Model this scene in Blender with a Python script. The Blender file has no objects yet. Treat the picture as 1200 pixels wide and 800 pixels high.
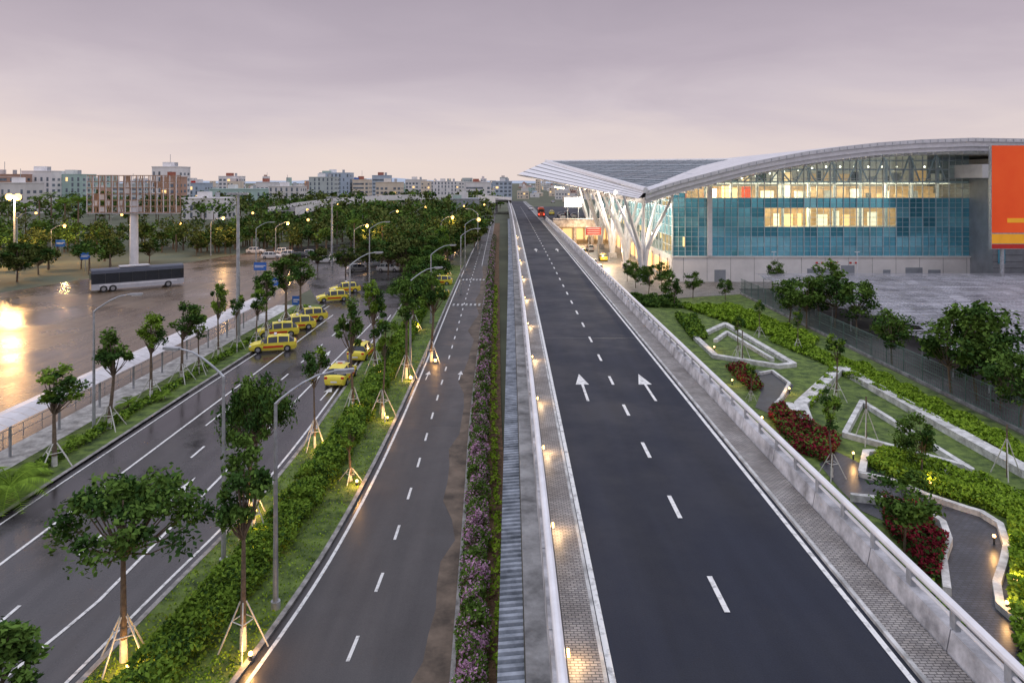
import bpy, math, random
import numpy as np
from mathutils import Vector, Matrix
random.seed(7); np.random.seed(7)
R=random.Random(11)
CAMH=18.0; F=830.0; HZ=212.0
def G(px,py,z=0.0):
    """surveyed photo bearing -> real position at height z"""
    Y=F*(CAMH-z)/(py-HZ); return ((px-600)/F*Y, Y, z)
def PY(px,py,Y): return ((px-600)/F*Y, Y, CAMH-(py-HZ)/F*Y)

# ---------------- materials ----------------
def nt(name):
    m=bpy.data.materials.new(name); m.use_nodes=True
    n=m.node_tree.nodes; l=m.node_tree.links
    return m,n,l,n["Principled BSDF"]
def mat(name,col,rough=0.6,metal=0.0,var=0.15,scale=3.0,bump=0.0,bscale=None,emit=None,estr=0.0,col2=None,detail=4,spec=None,lo=.35,hi=.65):
    m,n,l,b=nt(name)
    b.inputs["Roughness"].default_value=rough; b.inputs["Metallic"].default_value=metal
    if spec is not None: b.inputs["Specular IOR Level"].default_value=spec
    tc=n.new("ShaderNodeTexCoord")
    nz=n.new("ShaderNodeTexNoise"); nz.inputs["Scale"].default_value=scale; nz.inputs["Detail"].default_value=detail; nz.inputs["Roughness"].default_value=.65
    l.new(tc.outputs["Object"],nz.inputs["Vector"])
    cr=n.new("ShaderNodeValToRGB"); cr.color_ramp.elements[0].position=lo; cr.color_ramp.elements[1].position=hi
    a=[max(0,c*(1-var)) for c in col]; c2=col2 if col2 else [min(1,c*(1+var)) for c in col]
    cr.color_ramp.elements[0].color=(*a,1); cr.color_ramp.elements[1].color=(*c2,1)
    l.new(nz.outputs["Fac"],cr.inputs["Fac"]); l.new(cr.outputs["Color"],b.inputs["Base Color"])
    if bump>0:
        n2=n.new("ShaderNodeTexNoise"); n2.inputs["Scale"].default_value=bscale or scale*6; n2.inputs["Detail"].default_value=2
        l.new(tc.outputs["Object"],n2.inputs["Vector"])
        bp=n.new("ShaderNodeBump"); bp.inputs["Strength"].default_value=bump; bp.inputs["Distance"].default_value=.05
        l.new(n2.outputs["Fac"],bp.inputs["Height"]); l.new(bp.outputs["Normal"],b.inputs["Normal"])
    if emit:
        b.inputs["Emission Color"].default_value=(*emit,1); b.inputs["Emission Strength"].default_value=estr
        m.cycles.emission_sampling='NONE'
    return m
def leafmat(name,dark,light,trans=0.0):
    m,n,l,b=nt(name)
    g=n.new("ShaderNodeNewGeometry"); cr=n.new("ShaderNodeValToRGB")
    cr.color_ramp.elements[0].color=(*dark,1); cr.color_ramp.elements[1].color=(*light,1)
    tc=n.new("ShaderNodeTexCoord"); nz=n.new("ShaderNodeTexNoise"); nz.inputs["Scale"].default_value=.9; nz.inputs["Detail"].default_value=0
    l.new(tc.outputs["Object"],nz.inputs["Vector"])
    mx=n.new("ShaderNodeMath"); mx.operation='MULTIPLY_ADD'; mx.inputs[1].default_value=.6
    l.new(g.outputs["Random Per Island"],mx.inputs[0])
    m3=n.new("ShaderNodeMath"); m3.operation='MULTIPLY'; m3.inputs[1].default_value=.6
    l.new(nz.outputs["Fac"],m3.inputs[0]); l.new(m3.outputs[0],mx.inputs[2])
    l.new(mx.outputs[0],cr.inputs["Fac"])
    d=n.new("ShaderNodeBsdfDiffuse"); l.new(cr.outputs["Color"],d.inputs["Color"])
    l.new(d.outputs[0],n["Material Output"].inputs[0]); n.remove(b)
    return m
def emis(name,col,s):
    m,n,l,b=nt(name); b.inputs["Base Color"].default_value=(*col,1)
    b.inputs["Emission Color"].default_value=(*col,1); b.inputs["Emission Strength"].default_value=s; m.cycles.emission_sampling='NONE'; return m
def asphalt(name,base,rlo,rhi,streak=.25,col2=None,ws=.18,spec=.5):
    m,n,l,b=nt(name); tc=n.new("ShaderNodeTexCoord")
    mp=n.new("ShaderNodeMapping"); mp.inputs["Scale"].default_value=(1.0,.07,1); l.new(tc.outputs["Object"],mp.inputs["Vector"])
    s=n.new("ShaderNodeTexNoise"); s.inputs["Scale"].default_value=.9; s.inputs["Detail"].default_value=4; l.new(mp.outputs[0],s.inputs["Vector"])
    w=n.new("ShaderNodeTexNoise"); w.inputs["Scale"].default_value=ws; w.inputs["Detail"].default_value=5; w.inputs["Roughness"].default_value=.65; l.new(tc.outputs["Object"],w.inputs["Vector"])
    f=n.new("ShaderNodeTexNoise"); f.inputs["Scale"].default_value=22; f.inputs["Detail"].default_value=2; l.new(tc.outputs["Object"],f.inputs["Vector"])
    cr=n.new("ShaderNodeValToRGB"); cr.color_ramp.elements[0].position=.33; cr.color_ramp.elements[1].position=.68
    c2=col2 or [c*1.7 for c in base]
    cr.color_ramp.elements[0].color=(*[c*(1-streak) for c in base],1); cr.color_ramp.elements[1].color=(*c2,1)
    av=n.new("ShaderNodeMath"); av.operation='MULTIPLY_ADD'; av.inputs[1].default_value=.42
    a2=n.new("ShaderNodeMath"); a2.operation='MULTIPLY_ADD'; a2.inputs[1].default_value=.33
    a3=n.new("ShaderNodeMath"); a3.operation='MULTIPLY'; a3.inputs[1].default_value=.25
    l.new(f.outputs["Fac"],a3.inputs[0]); l.new(w.outputs["Fac"],a2.inputs[0]); l.new(a3.outputs[0],a2.inputs[2])
    l.new(s.outputs["Fac"],av.inputs[0]); l.new(a2.outputs[0],av.inputs[2]); l.new(av.outputs[0],cr.inputs["Fac"])
    l.new(cr.outputs["Color"],b.inputs["Base Color"])
    mr=n.new("ShaderNodeMapRange"); mr.inputs[1].default_value=.4; mr.inputs[2].default_value=.6; mr.inputs[3].default_value=rlo; mr.inputs[4].default_value=rhi
    l.new(w.outputs["Fac"],mr.inputs[0]); l.new(mr.outputs[0],b.inputs["Roughness"])
    b.inputs["Specular IOR Level"].default_value=spec
    bp=n.new("ShaderNodeBump"); bp.inputs["Strength"].default_value=.12; bp.inputs["Distance"].default_value=.02
    l.new(f.outputs["Fac"],bp.inputs["Height"]); l.new(bp.outputs["Normal"],b.inputs["Normal"])
    return m
def paver(name,c1,c2,mortar,scale,rough=.6):
    m,n,l,b=nt(name); tc=n.new("ShaderNodeTexCoord")
    br=n.new("ShaderNodeTexBrick"); br.inputs["Scale"].default_value=scale
    br.inputs["Color1"].default_value=(*c1,1); br.inputs["Color2"].default_value=(*c2,1); br.inputs["Mortar"].default_value=(*mortar,1)
    br.inputs["Mortar Size"].default_value=.035; br.offset=.5
    l.new(tc.outputs["Object"],br.inputs["Vector"])
    nz=n.new("ShaderNodeTexNoise"); nz.inputs["Scale"].default_value=.8; nz.inputs["Detail"].default_value=5; l.new(tc.outputs["Object"],nz.inputs["Vector"])
    mx=n.new("ShaderNodeMix"); mx.data_type='RGBA'; mx.blend_type='MULTIPLY'; mx.inputs[0].default_value=.7
    cr=n.new("ShaderNodeValToRGB"); cr.color_ramp.elements[0].position=.35; cr.color_ramp.elements[0].color=(.45,.42,.4,1); cr.color_ramp.elements[1].position=.65
    l.new(nz.outputs["Fac"],cr.inputs[0]); l.new(br.outputs["Color"],mx.inputs[6]); l.new(cr.outputs[0],mx.inputs[7])
    l.new(mx.outputs[2],b.inputs["Base Color"]); b.inputs["Roughness"].default_value=rough
    return m
M={}
M['ground']=mat('ground_soil',(.09,.10,.06),.9,scale=.05,var=.3)
M['ramp']=asphalt('ramp_asphalt',(.011,.0145,.026),.55,.72,.35,(.026,.031,.050),spec=.28)
M['road']=asphalt('wet_asphalt',(.032,.031,.035),.12,.36,.35,(.080,.074,.076))
M['lot']=asphalt('lot_asphalt',(.11,.080,.056),.16,.40,.4,(.25,.175,.115),ws=.06,spec=.5)  # orange-tan base colour carries part of the sodium lamp glow
M['serv']=asphalt('service_asphalt',(.038,.036,.040),.36,.58,.35,(.088,.080,.079))
M['patch']=asphalt('asphalt_patch',(.030,.029,.032),.3,.5,.3,(.06,.057,.06))
M['mud']=mat('dusty_verge',(.10,.075,.055),.75,scale=.7,var=.4,col2=(.20,.15,.11),detail=7)
M['white']=mat('road_paint',(.55,.55,.54),.5,scale=3.5,var=.45,lo=.3,hi=.5,col2=(.80,.80,.78),detail=8)
M['kerb']=mat('kerb_concrete',(.28,.27,.26),.8,scale=2,var=.45)
M['kerbw']=mat('kerb_painted',(.50,.50,.49),.7,scale=1.5,var=.4)
M['conc']=mat('parapet_concrete',(.38,.38,.40),.75,scale=1.0,var=.4,bump=.2,col2=(.66,.66,.69),detail=8)
M['wallp']=mat('planter_render',(.55,.55,.53),.75,scale=1.5,var=.3,bump=.1,col2=(.78,.78,.76))
M['concd']=mat('dirty_concrete',(.22,.22,.22),.85,scale=.8,var=.5,bump=.3,detail=8,col2=(.36,.36,.36))
M['paver']=paver('pavement_pavers',(.46,.43,.40),(.28,.265,.26),(.08,.075,.07),2.6,.5)
M['paverd']=paver('dark_pavers',(.08,.088,.115),(.045,.05,.065),(.03,.03,.03),1.6,.35)
M['grass']=mat('grass',(.045,.10,.015),.85,scale=1.1,var=.45,col2=(.17,.25,.045),bump=.8,bscale=30,detail=9)
M['soil']=mat('soil',(.15,.09,.05),.95,scale=2,var=.5,bump=.5)
M['bark']=mat('bark',(.16,.12,.085),.9,scale=6,var=.35,bump=.5)
M['lime']=mat('limewash',(.6,.6,.56),.8,scale=6,var=.2)
M['leafA']=leafmat('leaf_mid',(.014,.042,.010),(.15,.25,.05))
M['leafB']=leafmat('leaf_fresh',(.022,.065,.008),(.24,.37,.05))
M['leafD']=leafmat('leaf_dark',(.008,.025,.008),(.07,.14,.035))
M['leafY']=leafmat('leaf_hedge_lime',(.055,.14,.008),(.33,.48,.05))
M['leafF']=leafmat('leaf_far',(.018,.036,.012),(.15,.18,.05))
M['leafR']=leafmat('leaf_crimson',(.045,.006,.010),(.28,.03,.05))
M['flower']=leafmat('bougainvillea',(.26,.12,.22),(.68,.42,.60))
M['steelw']=mat('white_steel',(.78,.78,.81),.4,scale=1,var=.08)
M['steelg']=mat('galvanised_steel',(.42,.44,.47),.42,.5,scale=3,var=.2)
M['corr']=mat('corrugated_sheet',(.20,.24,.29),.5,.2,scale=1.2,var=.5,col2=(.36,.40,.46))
M['corrd']=mat('corrugated_valley',(.10,.115,.13),.7,scale=1.2,var=.5)  # darker sheet colour paints dirt and gap shadow into the valleys
M['fence']=mat('fence_wire',(.09,.15,.13),.6,scale=1,var=.2)
M['roofw']=mat('walkway_roof_sheet',(.66,.64,.66),.45,scale=.6,var=.15)
M['roofm']=mat('carport_sheet',(.22,.23,.27),.5,.1,scale=.2,var=.45,col2=(.46,.46,.51))
M['roofl']=mat('carport_rib',(.50,.50,.54),.5,.1,scale=.3,var=.35)
M['wallw']=mat('white_render',(.82,.80,.78),.8,scale=.3,var=.08)
M['wallg']=mat('grey_cladding',(.34,.37,.41),.5,.3,scale=.4,var=.15)
M['dark']=mat('dark_trim',(.04,.045,.05),.4,scale=2,var=.2)
M['tyre']=mat('tyre_rubber',(.02,.02,.02),.8,scale=9,var=.2)
M['yellow']=mat('taxi_yellow',(.90,.76,.08),.25,scale=2,var=.06)
M['carw']=mat('car_white',(.7,.7,.7),.25,scale=2,var=.05)
M['cars']=mat('car_silver',(.4,.41,.43),.25,.4,scale=2,var=.05)
M['card']=mat('car_black',(.03,.03,.035),.2,scale=2,var=.05)
M['busb']=mat('coach_paint',(.5,.51,.55),.25,scale=1,var=.08)
M['busd']=mat('coach_dark_paint',(.07,.08,.11),.3,scale=1,var=.08)
M['red']=mat('red_paint',(.6,.03,.02),.35,scale=1,var=.1)
M['redor']=mat('orange_red_paint',(.75,.10,.03),.35,scale=1,var=.1)
M['glassd']=mat('car_glass',(.025,.03,.04),.12,scale=1,var=.1,spec=.5)
M['blue']=mat('sign_blue',(.03,.14,.5),.4,scale=1,var=.05)
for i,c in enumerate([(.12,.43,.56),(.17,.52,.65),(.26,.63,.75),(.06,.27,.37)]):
    M['gl%d'%i]=mat('curtain_glass_%d'%i,c,.12,.6,var=.2,scale=.12,emit=(.08,.32,.42),estr=.04)  # faint teal emission brightens the panes, no lamp in them
M['mull']=mat('mullion',(.50,.58,.62),.4,.1,scale=1,var=.1)
M['sky_glass']=mat('skylight_glass',(.14,.19,.22),.25,.4,scale=.1,var=.3)
M['orange']=mat('billboard_orange',(.85,.085,.008),.5,scale=.12,var=.1,emit=(.9,.07,.006),estr=.2,col2=(.9,.12,.015))
M['byel']=mat('billboard_yellow',(.85,.4,.02),.5,scale=.5,var=.1,emit=(.9,.4,.02),estr=.2)
M['e_warm']=emis('lamp_warm',(1,.56,.17),8)
M['e_sod']=emis('lamp_sodium',(1,.52,.13),5)
M['e_win']=emis('lit_window',(1,.62,.26),1.25)
M['e_wcool']=emis('lit_window_pale',(1,.82,.56),1.1)
M['e_ceil']=emis('ceiling_light',(1,.85,.6),6)
M['e_tail']=emis('tail_light',(1,.06,.03),6)
M['e_white']=emis('lit_panel',(.95,.97,1),4)
M['inner']=mat('interior_wall',(.5,.34,.2),.8,scale=.35,var=.6,emit=(1,.54,.20),estr=.42,detail=3)  # warm emission on the wall stands in for interior lighting
M['inner2']=mat('interior_upper_wall',(.45,.45,.42),.8,scale=.3,var=.5,emit=(.9,.75,.55),estr=.20)  # upper wall also glows by itself, imitating lit rooms
M['redtile']=mat('roof_tile',(.34,.12,.08),.8,scale=1,var=.3)
M['rust']=mat('rusty_frame',(.38,.24,.16),.8,scale=1,var=.3)
m,n,l,b=nt('clear_glazing'); tr=n.new("ShaderNodeBsdfTransparent"); tr.inputs[0].default_value=(.74,.90,.95,1)
gl=n.new("ShaderNodeBsdfGlossy"); gl.inputs["Roughness"].default_value=.05; gl.inputs["Color"].default_value=(.6,.85,.95,1); ms=n.new("ShaderNodeMixShader"); ms.inputs[0].default_value=.12
l.new(tr.outputs[0],ms.inputs[1]); l.new(gl.outputs[0],ms.inputs[2]); l.new(ms.outputs[0],n["Material Output"].inputs[0]); M['clear']=m

# ---------------- mesh builder ----------------
class MB:
    def __init__(s): s.v=[]; s.f=[]; s.m=[]; s.ms=[]
    def mi(s,k):
        if k not in s.ms: s.ms.append(k)
        return s.ms.index(k)
    def face(s,pts,k):
        b=len(s.v); s.v+= [tuple(p) for p in pts]; s.f.append(tuple(range(b,b+len(pts)))); s.m.append(s.mi(k))
    def box(s,x0,x1,y0,y1,z0,z1,k,top=None,rot=0,c=None):
        p=[(x0,y0,z0),(x1,y0,z0),(x1,y1,z0),(x0,y1,z0),(x0,y0,z1),(x1,y0,z1),(x1,y1,z1),(x0,y1,z1)]
        if rot:
            cx,cy=c if c else ((x0+x1)/2,(y0+y1)/2); ca,sa=math.cos(rot),math.sin(rot)
            p=[(cx+(a-cx)*ca-(b-cy)*sa,cy+(a-cx)*sa+(b-cy)*ca,z) for a,b,z in p]
        b=len(s.v); s.v+=p; i=s.mi(k); t=s.mi(top) if top else i
        for q,mm in (((0,3,2,1),i),((4,5,6,7),t),((0,1,5,4),i),((1,2,6,5),i),((2,3,7,6),i),((3,0,4,7),i)):
            s.f.append(tuple(b+j for j in q)); s.m.append(mm)
    def tube(s,pts,rad,k,n=8,cap=True):
        pts=[Vector(p) for p in pts]; rad=rad if hasattr(rad,'__len__') else [rad]*len(pts); b=len(s.v); i=s.mi(k)
        for j,p in enumerate(pts):
            d=(pts[min(j+1,len(pts)-1)]-pts[max(j-1,0)]).normalized()
            a=d.orthogonal().normalized() if abs(d.z)>.99 else d.cross(Vector((0,0,1))).normalized()
            c=d.cross(a)
            for q in range(n):
                t=2*math.pi*q/n; s.v.append(tuple(p+(a*math.cos(t)+c*math.sin(t))*rad[j]))
        for j in range(len(pts)-1):
            for q in range(n):
                s.f.append((b+j*n+q,b+j*n+(q+1)%n,b+(j+1)*n+(q+1)%n,b+(j+1)*n+q)); s.m.append(i)
        if cap:
            s.f.append(tuple(b+q for q in range(n))[::-1]); s.m.append(i)
            e=b+(len(pts)-1)*n; s.f.append(tuple(e+q for q in range(n))); s.m.append(i)
    def prism(s,poly,z0,z1,k,side=None):
        a=sum(poly[i][0]*poly[(i+1)%len(poly)][1]-poly[(i+1)%len(poly)][0]*poly[i][1] for i in range(len(poly)))
        if a<0: poly=poly[::-1]
        s.face([(p[0],p[1],z1) for p in poly],k)
        for i in range(len(poly)):
            p,q=poly[i],poly[(i+1)%len(poly)]
            s.face([(p[0],p[1],z0),(q[0],q[1],z0),(q[0],q[1],z1),(p[0],p[1],z1)],side or k)
    def leaves(s,C,size,k,up=.4,asp=.55,rng=np.random):
        n=len(C)
        if n==0: return
        C=np.asarray(C,float); N=rng.normal(size=(n,3)); N[:,2]=np.abs(N[:,2])+up; N/=np.linalg.norm(N,axis=1)[:,None]
        A=np.cross(N,rng.normal(size=(n,3))); A/=np.linalg.norm(A,axis=1)[:,None]; B=np.cross(N,A)
        sz=(np.asarray(size)*(.6+.8*rng.random(n)))[:,None]
        P=np.stack([C-A*sz,C-B*sz*asp,C+A*sz,C+B*sz*asp],1).reshape(-1,3)
        b=len(s.v); s.v+=list(map(tuple,P)); i=s.mi(k)
        s.f+=[(b+4*j,b+4*j+1,b+4*j+2,b+4*j+3) for j in range(n)]; s.m+=[i]*n
    def ball(s,c,r,k,n=8,h=5):
        b=len(s.v); i=s.mi(k)
        for j in range(h+1):
            a=math.pi*j/h
            for q in range(n):
                t=2*math.pi*q/n; s.v.append((c[0]+r*math.sin(a)*math.cos(t),c[1]+r*math.sin(a)*math.sin(t),c[2]+r*math.cos(a)))
        for j in range(h):
            for q in range(n):
                s.f.append((b+j*n+q,b+(j+1)*n+q,b+(j+1)*n+(q+1)%n,b+j*n+(q+1)%n)); s.m.append(i)
    def mesh(s,name,smooth=False):
        me=bpy.data.meshes.new(name); me.from_pydata(s.v,[],s.f)
        for k in s.ms: me.materials.append(M[k])
        me.polygons.foreach_set("material_index",s.m)
        if smooth: me.polygons.foreach_set("use_smooth",[True]*len(s.f))
        me.update(); return me
    def obj(s,name,parent=None,loc=None,rot=0,smooth=False):
        return put(name,s.mesh(name,smooth),loc,rot,parent)
def put(name,me,loc=None,rot=0,parent=None,sc=None):
    o=bpy.data.objects.new(name,me); bpy.context.scene.collection.objects.link(o)
    if loc: o.location=loc
    o.rotation_euler[2]=rot
    if sc: o.scale=sc if hasattr(sc,'__len__') else (sc,)*3
    if parent: o.parent=parent
    return o
def empty(name,loc=(0,0,0)):
    o=bpy.data.objects.new(name,None); bpy.context.scene.collection.objects.link(o); o.location=loc; return o
def point(loc,e,col,r=.1,parent=None,name='light'):
    d=bpy.data.lights.new(name,'POINT'); d.energy=e; d.color=col; d.shadow_soft_size=r
    o=bpy.data.objects.new(name,d); bpy.context.scene.collection.objects.link(o); o.location=loc
    if parent: o.parent=parent
    return o

# ---------------- surveyed lines (Y -> X) ----------------
def line(px):
    a=np.array([G(x,y)[:2] for x,y in px]); ys=a[:,1]; xs=a[:,0]; o=np.argsort(ys); ys=ys[o]; xs=xs[o]
    def f(Y):
        w=np.array([-.12,-.06,0,.06,.12])*max(Y,10)
        def g(y):
            if y<ys[0]: return xs[0]+(y-ys[0])*(xs[1]-xs[0])/(ys[1]-ys[0])
            if y>ys[-1]: return xs[-1]+(y-ys[-1])*(xs[-1]-xs[-2])/(ys[-1]-ys[-2])
            return float(np.interp(y,ys,xs))
        return sum(g(Y+q) for q in w)/5
    return f
sR=line([(527,800),(535,700),(543,600),(549,500),(561,400),(573,300),(581,250)])
sL=line([(290,800),(362,700),(398,640),(440,560),(468,500),(489,450),(510,400),(530,350),(551,300),(571,260)])
mL=line([(93,800),(190,700),(238,650),(292,600),(325,560),(372,500),(406,450),(441,400),(475,350),(505,300)])
def cL(Y): return -27.3+.012*max(0,Y-60)
def rx(Y): return -2e-5*Y*Y
def ysamp(a,b,k=1.06):
    o=[a]; 
    while o[-1]<b: o.append(o[-1]+max(1.5,(o[-1])*(k-1)))
    o[-1]=b; return o
def strip(name,fa,fb,a,b,z,k,zb=None,mb=None,side=None):
    own=mb is None; mb=mb or MB(); ys=ysamp(a,b)
    for p,q in zip(ys[:-1],ys[1:]):
        A0,B0,A1,B1=fa(p),fb(p),fa(q),fb(q)
        mb.face([(A0,p,z),(B0,p,z),(B1,q,z),(A1,q,z)],k)
        if zb is not None:
            mb.face([(A0,p,zb),(A0,p,z),(A1,q,z),(A1,q,zb)],side or k)
            mb.face([(B0,p,zb),(B1,q,zb),(B1,q,z),(B0,p,z)],side or k)
    if zb is not None:
        mb.face([(fa(a),a,zb),(fb(a),a,zb),(fb(a),a,z),(fa(a),a,z)],side or k)
        mb.face([(fa(b),b,zb),(fa(b),b,z),(fb(b),b,z),(fb(b),b,zb)],side or k)
    if own: return mb.obj(name)
off=lambda f,d:(lambda Y:f(Y)+d)

mb=MB(); mb.face([(-4000,-200,0),(4000,-200,0),(4000,6000,0),(-4000,6000,0)],'ground'); mb.obj('ground')
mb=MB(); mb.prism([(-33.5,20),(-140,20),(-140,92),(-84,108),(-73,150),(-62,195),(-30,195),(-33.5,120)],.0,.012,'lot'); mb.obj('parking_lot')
strip('carriageway',cL,off(mL,.1),10,190,.024,'road')
strip('service_road',off(sL,-.35),off(sR,.1),10,420,.030,'serv')
strip('dusty_road_verge',lambda Y:sR(Y)-.9-.3*math.sin(Y*.31)-.2*math.sin(Y*.83)-.15*math.sin(Y*2.1),off(sR,.05),10,150,.036,'mud')
mb=MB(); mb.prism([(-27,100),(-60,190),(-40,215),(-12,215),(-15,108)],0,.018,'road'); mb.obj('taxi_rank_paving')
mb=MB()
for x0,x1,y0,y1 in ((-23.5,-21.5,66,70),): mb.box(x0,x1,y0,y1,0,.033,'patch')
mb.box(-5.9,-3.9,52,53.2,0,.035,'patch')
mb.obj('asphalt_repair_patch')
mb=MB(); strip('',mL,off(sL,-.35),10,150,.13,'grass',0,mb,'kerb')
strip('',mL,off(mL,.22),10,150,.16,'kerb',0,mb); strip('',off(sL,-.57),off(sL,-.35),10,150,.16,'kerb',0,mb)
mb.obj('median_grass')
mb=MB(); strip('',lambda Y:-31.3,cL,10,102,.13,'grass',0,mb,'kerb'); strip('',off(cL,-.24),cL,10,102,.17,'kerb',0,mb); mb.obj('roadside_grass_verge')
mb=MB(); strip('',lambda Y:-33.8,lambda Y:-31.3,10,102,.14,'kerbw',0,mb); mb.obj('walkway_pavement')
mb=MB(); strip('',sR,lambda Y:min(.3,sR(Y)+2.4),10,300,.12,'soil',0,mb,'kerb'); strip('',sR,off(sR,.18),10,300,.17,'kerb',0,mb); mb.obj('planting_bed')

# ---------------- markings ----------------
mk=MB()
def solid(f,a,b,w=.15,z=.042): strip('',off(f,-w/2),off(f,w/2),a,b,z,'white',None,mk)
def dashes(f,a,b,d,p,w=.15,z=.042):
    y=a
    while y<b:
        mk.face([(f(y)-w/2,y,z),(f(y)+w/2,y,z),(f(y+d)+w/2,y+d,z),(f(y+d)-w/2,y+d,z)],'white'); y+=p
def arrow(x,y,L=5,z=.042,w=.13):
    hl=L*.42; ww=w*2.6
    mk.face([(x-w/2,y,z),(x+w/2,y,z),(x+w/2,y+(L-hl),z),(x-w/2,y+(L-hl),z)],'white')
    mk.face([(x-ww,y+(L-hl),z),(x+ww,y+(L-hl),z),(x,y+L,z)],'white')
solid(off(sL,.0),10,330,.16); solid(off(sR,-1.25),150,330,.1)
mid=lambda Y:(sL(Y)+sR(Y)-.7)/2
dashes(mid,22,200,1.5,4.5,.14)
solid(off(mL,-.45),10,95); 
solid(lambda Y:-17.7-max(0,30-Y)*.15,18,95,.16); solid(lambda Y:-24.0,10,95,.16); dashes(lambda Y:-20.85,22,95,2,6,.16); solid(off(cL,.5),10,102,.12)
arrow(-19.2,38); arrow(-19.2,70); arrow(-22.5,52); arrow(-15.9+.2,58,4)
arrow(mid(66)-1.5,64,3,w=.1); arrow(mid(66)+1.5,64,3,w=.1)
for yy in (102,128):
    for i in range(9):
        x0=sL(yy)+.4+i*.62; mk.face([(x0,yy,.044),(x0+.3,yy,.044),(x0+.3,yy+1.8,.044),(x0,yy+1.8,.044)],'kerbw')
zr=6.018
r1=lambda c:(lambda Y:c+rx(Y))
for c in (2.42,9.62): solid(r1(c),6,400,.16,zr)
dashes(r1(6.0),8.7,330,1.8,5.5,.16,zr)
for yy in (38.6,120): arrow(4.15,yy,5.4,zr,.15); arrow(7.85,yy,5.4,zr,.15)
mk.obj('road_marking')

# ---------------- elevated ramp ----------------
ramp=empty('elevated_road')
mb=MB(); strip('',r1(.35),r1(11.7),2,420,5.97,'concd',5.0,mb); strip('',r1(.35),r1(11.7),2,420,5.0,'concd',4.99,mb)
strip('',r1(.5),r1(1.1),2,100,5.0,'concd',0,mb)
y=30
while y<400:
    for xx in (2.5,9.5): mb.tube([(xx+rx(y),y,0),(xx+rx(y),y,5)],.6,'concd',12)
    y+=18
mb.obj('deck',ramp)
mb=MB(); strip('',r1(2.22),r1(9.85),2,420,6.0,'ramp',None,mb); mb.obj('asphalt',ramp)
mb=MB(); strip('',r1(1.38),r1(2.2),2,420,6.09,'paver',5.98,mb,'kerb'); strip('',r1(2.2),r1(2.3),2,420,6.1,'kerbw',5.98,mb)
strip('',r1(9.95),r1(11.0),2,214,6.09,'paver',5.98,mb,'kerb'); strip('',r1(9.83),r1(9.95),2,214,6.1,'kerbw',5.98,mb); mb.obj('pavement',ramp)
mb=MB()
for y in np.arange(54,200,40.0): mb.box(2.3+rx(y),9.83+rx(y),y,y+.1,5.99,6.006,'dark')
mb.obj('expansion_joints',ramp)
def parapet(name,xi,sgn,y1):
    mb=MB(); y=2.0
    while y<y1:
        e=min(y+3.96,y1); a,b2=rx(y),rx(e); zt=6.62
        A=[(xi+a,y),(xi+sgn*.12+a,y),(xi+sgn*.42+a,y)]; B=[(xi+b2,e),(xi+sgn*.12+b2,e),(xi+sgn*.42+b2,e)]
        fs=[[(A[0][0],y,5.98),(A[1][0],y,zt),(B[1][0],e,zt),(B[0][0],e,5.98)],
            [(A[1][0],y,zt),(A[2][0],y,zt),(B[2][0],e,zt),(B[1][0],e,zt)],
            [(A[2][0],y,zt),(A[2][0],y,5.0),(B[2][0],e,5.0),(B[2][0],e,zt)],
            [(A[0][0],y,5.98),(A[2][0],y,5.98),(A[2][0],y,zt),(A[1][0],y,zt)]]
        for f in fs: mb.face(f,'conc')
        y+=4.0
    mb.obj(name,ramp)
    mb=MB(); xr=xi+sgn*.25; y=2.0
    while y<min(y1,230):
        a=rx(y); mb.box(xr-.07+a,xr+.07+a,y-.12,y+.12,6.6,7.1,'steelg'); y+=2.0
    for zz,rr_ in ((7.16,.12),(6.86,.055)):
        mb.tube([(xr+rx(q),q,zz) for q in ysamp(2,y1,1.1)],rr_,'steelw',10)
    mb.obj(name+'_rail',ramp)
parapet('left_parapet',1.36,-1,400); parapet('right_parapet',11.02,1,216)
mb=MB(); y=2.0; p=.30
while y<230:
    a=rx(y)
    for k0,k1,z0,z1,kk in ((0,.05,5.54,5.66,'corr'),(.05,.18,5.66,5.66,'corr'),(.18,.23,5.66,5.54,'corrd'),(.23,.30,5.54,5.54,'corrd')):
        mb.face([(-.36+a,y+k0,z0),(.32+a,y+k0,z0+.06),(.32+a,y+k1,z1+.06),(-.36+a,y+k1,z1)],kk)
    y+=p
for q in range(4,200,3): mb.box(-.33+rx(q),.32+rx(q),q-.03,q+.03,5.42,5.48,'steelg')
mb.obj('corrugated_cover')
for i,y in enumerate([17.5,24,31,38,47,58,71,86,104,126,150]):
    e=empty('parapet_light',(1.4+rx(y),y,6.35)); mb=MB(); mb.box(-.03,.03,-.12,.12,-.04,.04,'e_warm'); mb.obj('lens',e)
    point((.18,0,.05),26 if y<60 else 40,(1,.66,.34),.12,e)
mb=MB()
for k in range(3):
    yy=14.7+k*.25; mb.tube([(11.2,yy,6.6),(11.2,yy,7.25)],.06,'dark',8); mb.ball((11.2,yy,7.3),.1,'red')
mb.tube([(11.2,14.6,7.05),(11.2,15.3,7.05)],.04,'dark'); mb.obj('barrier_reflector_post')

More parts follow.
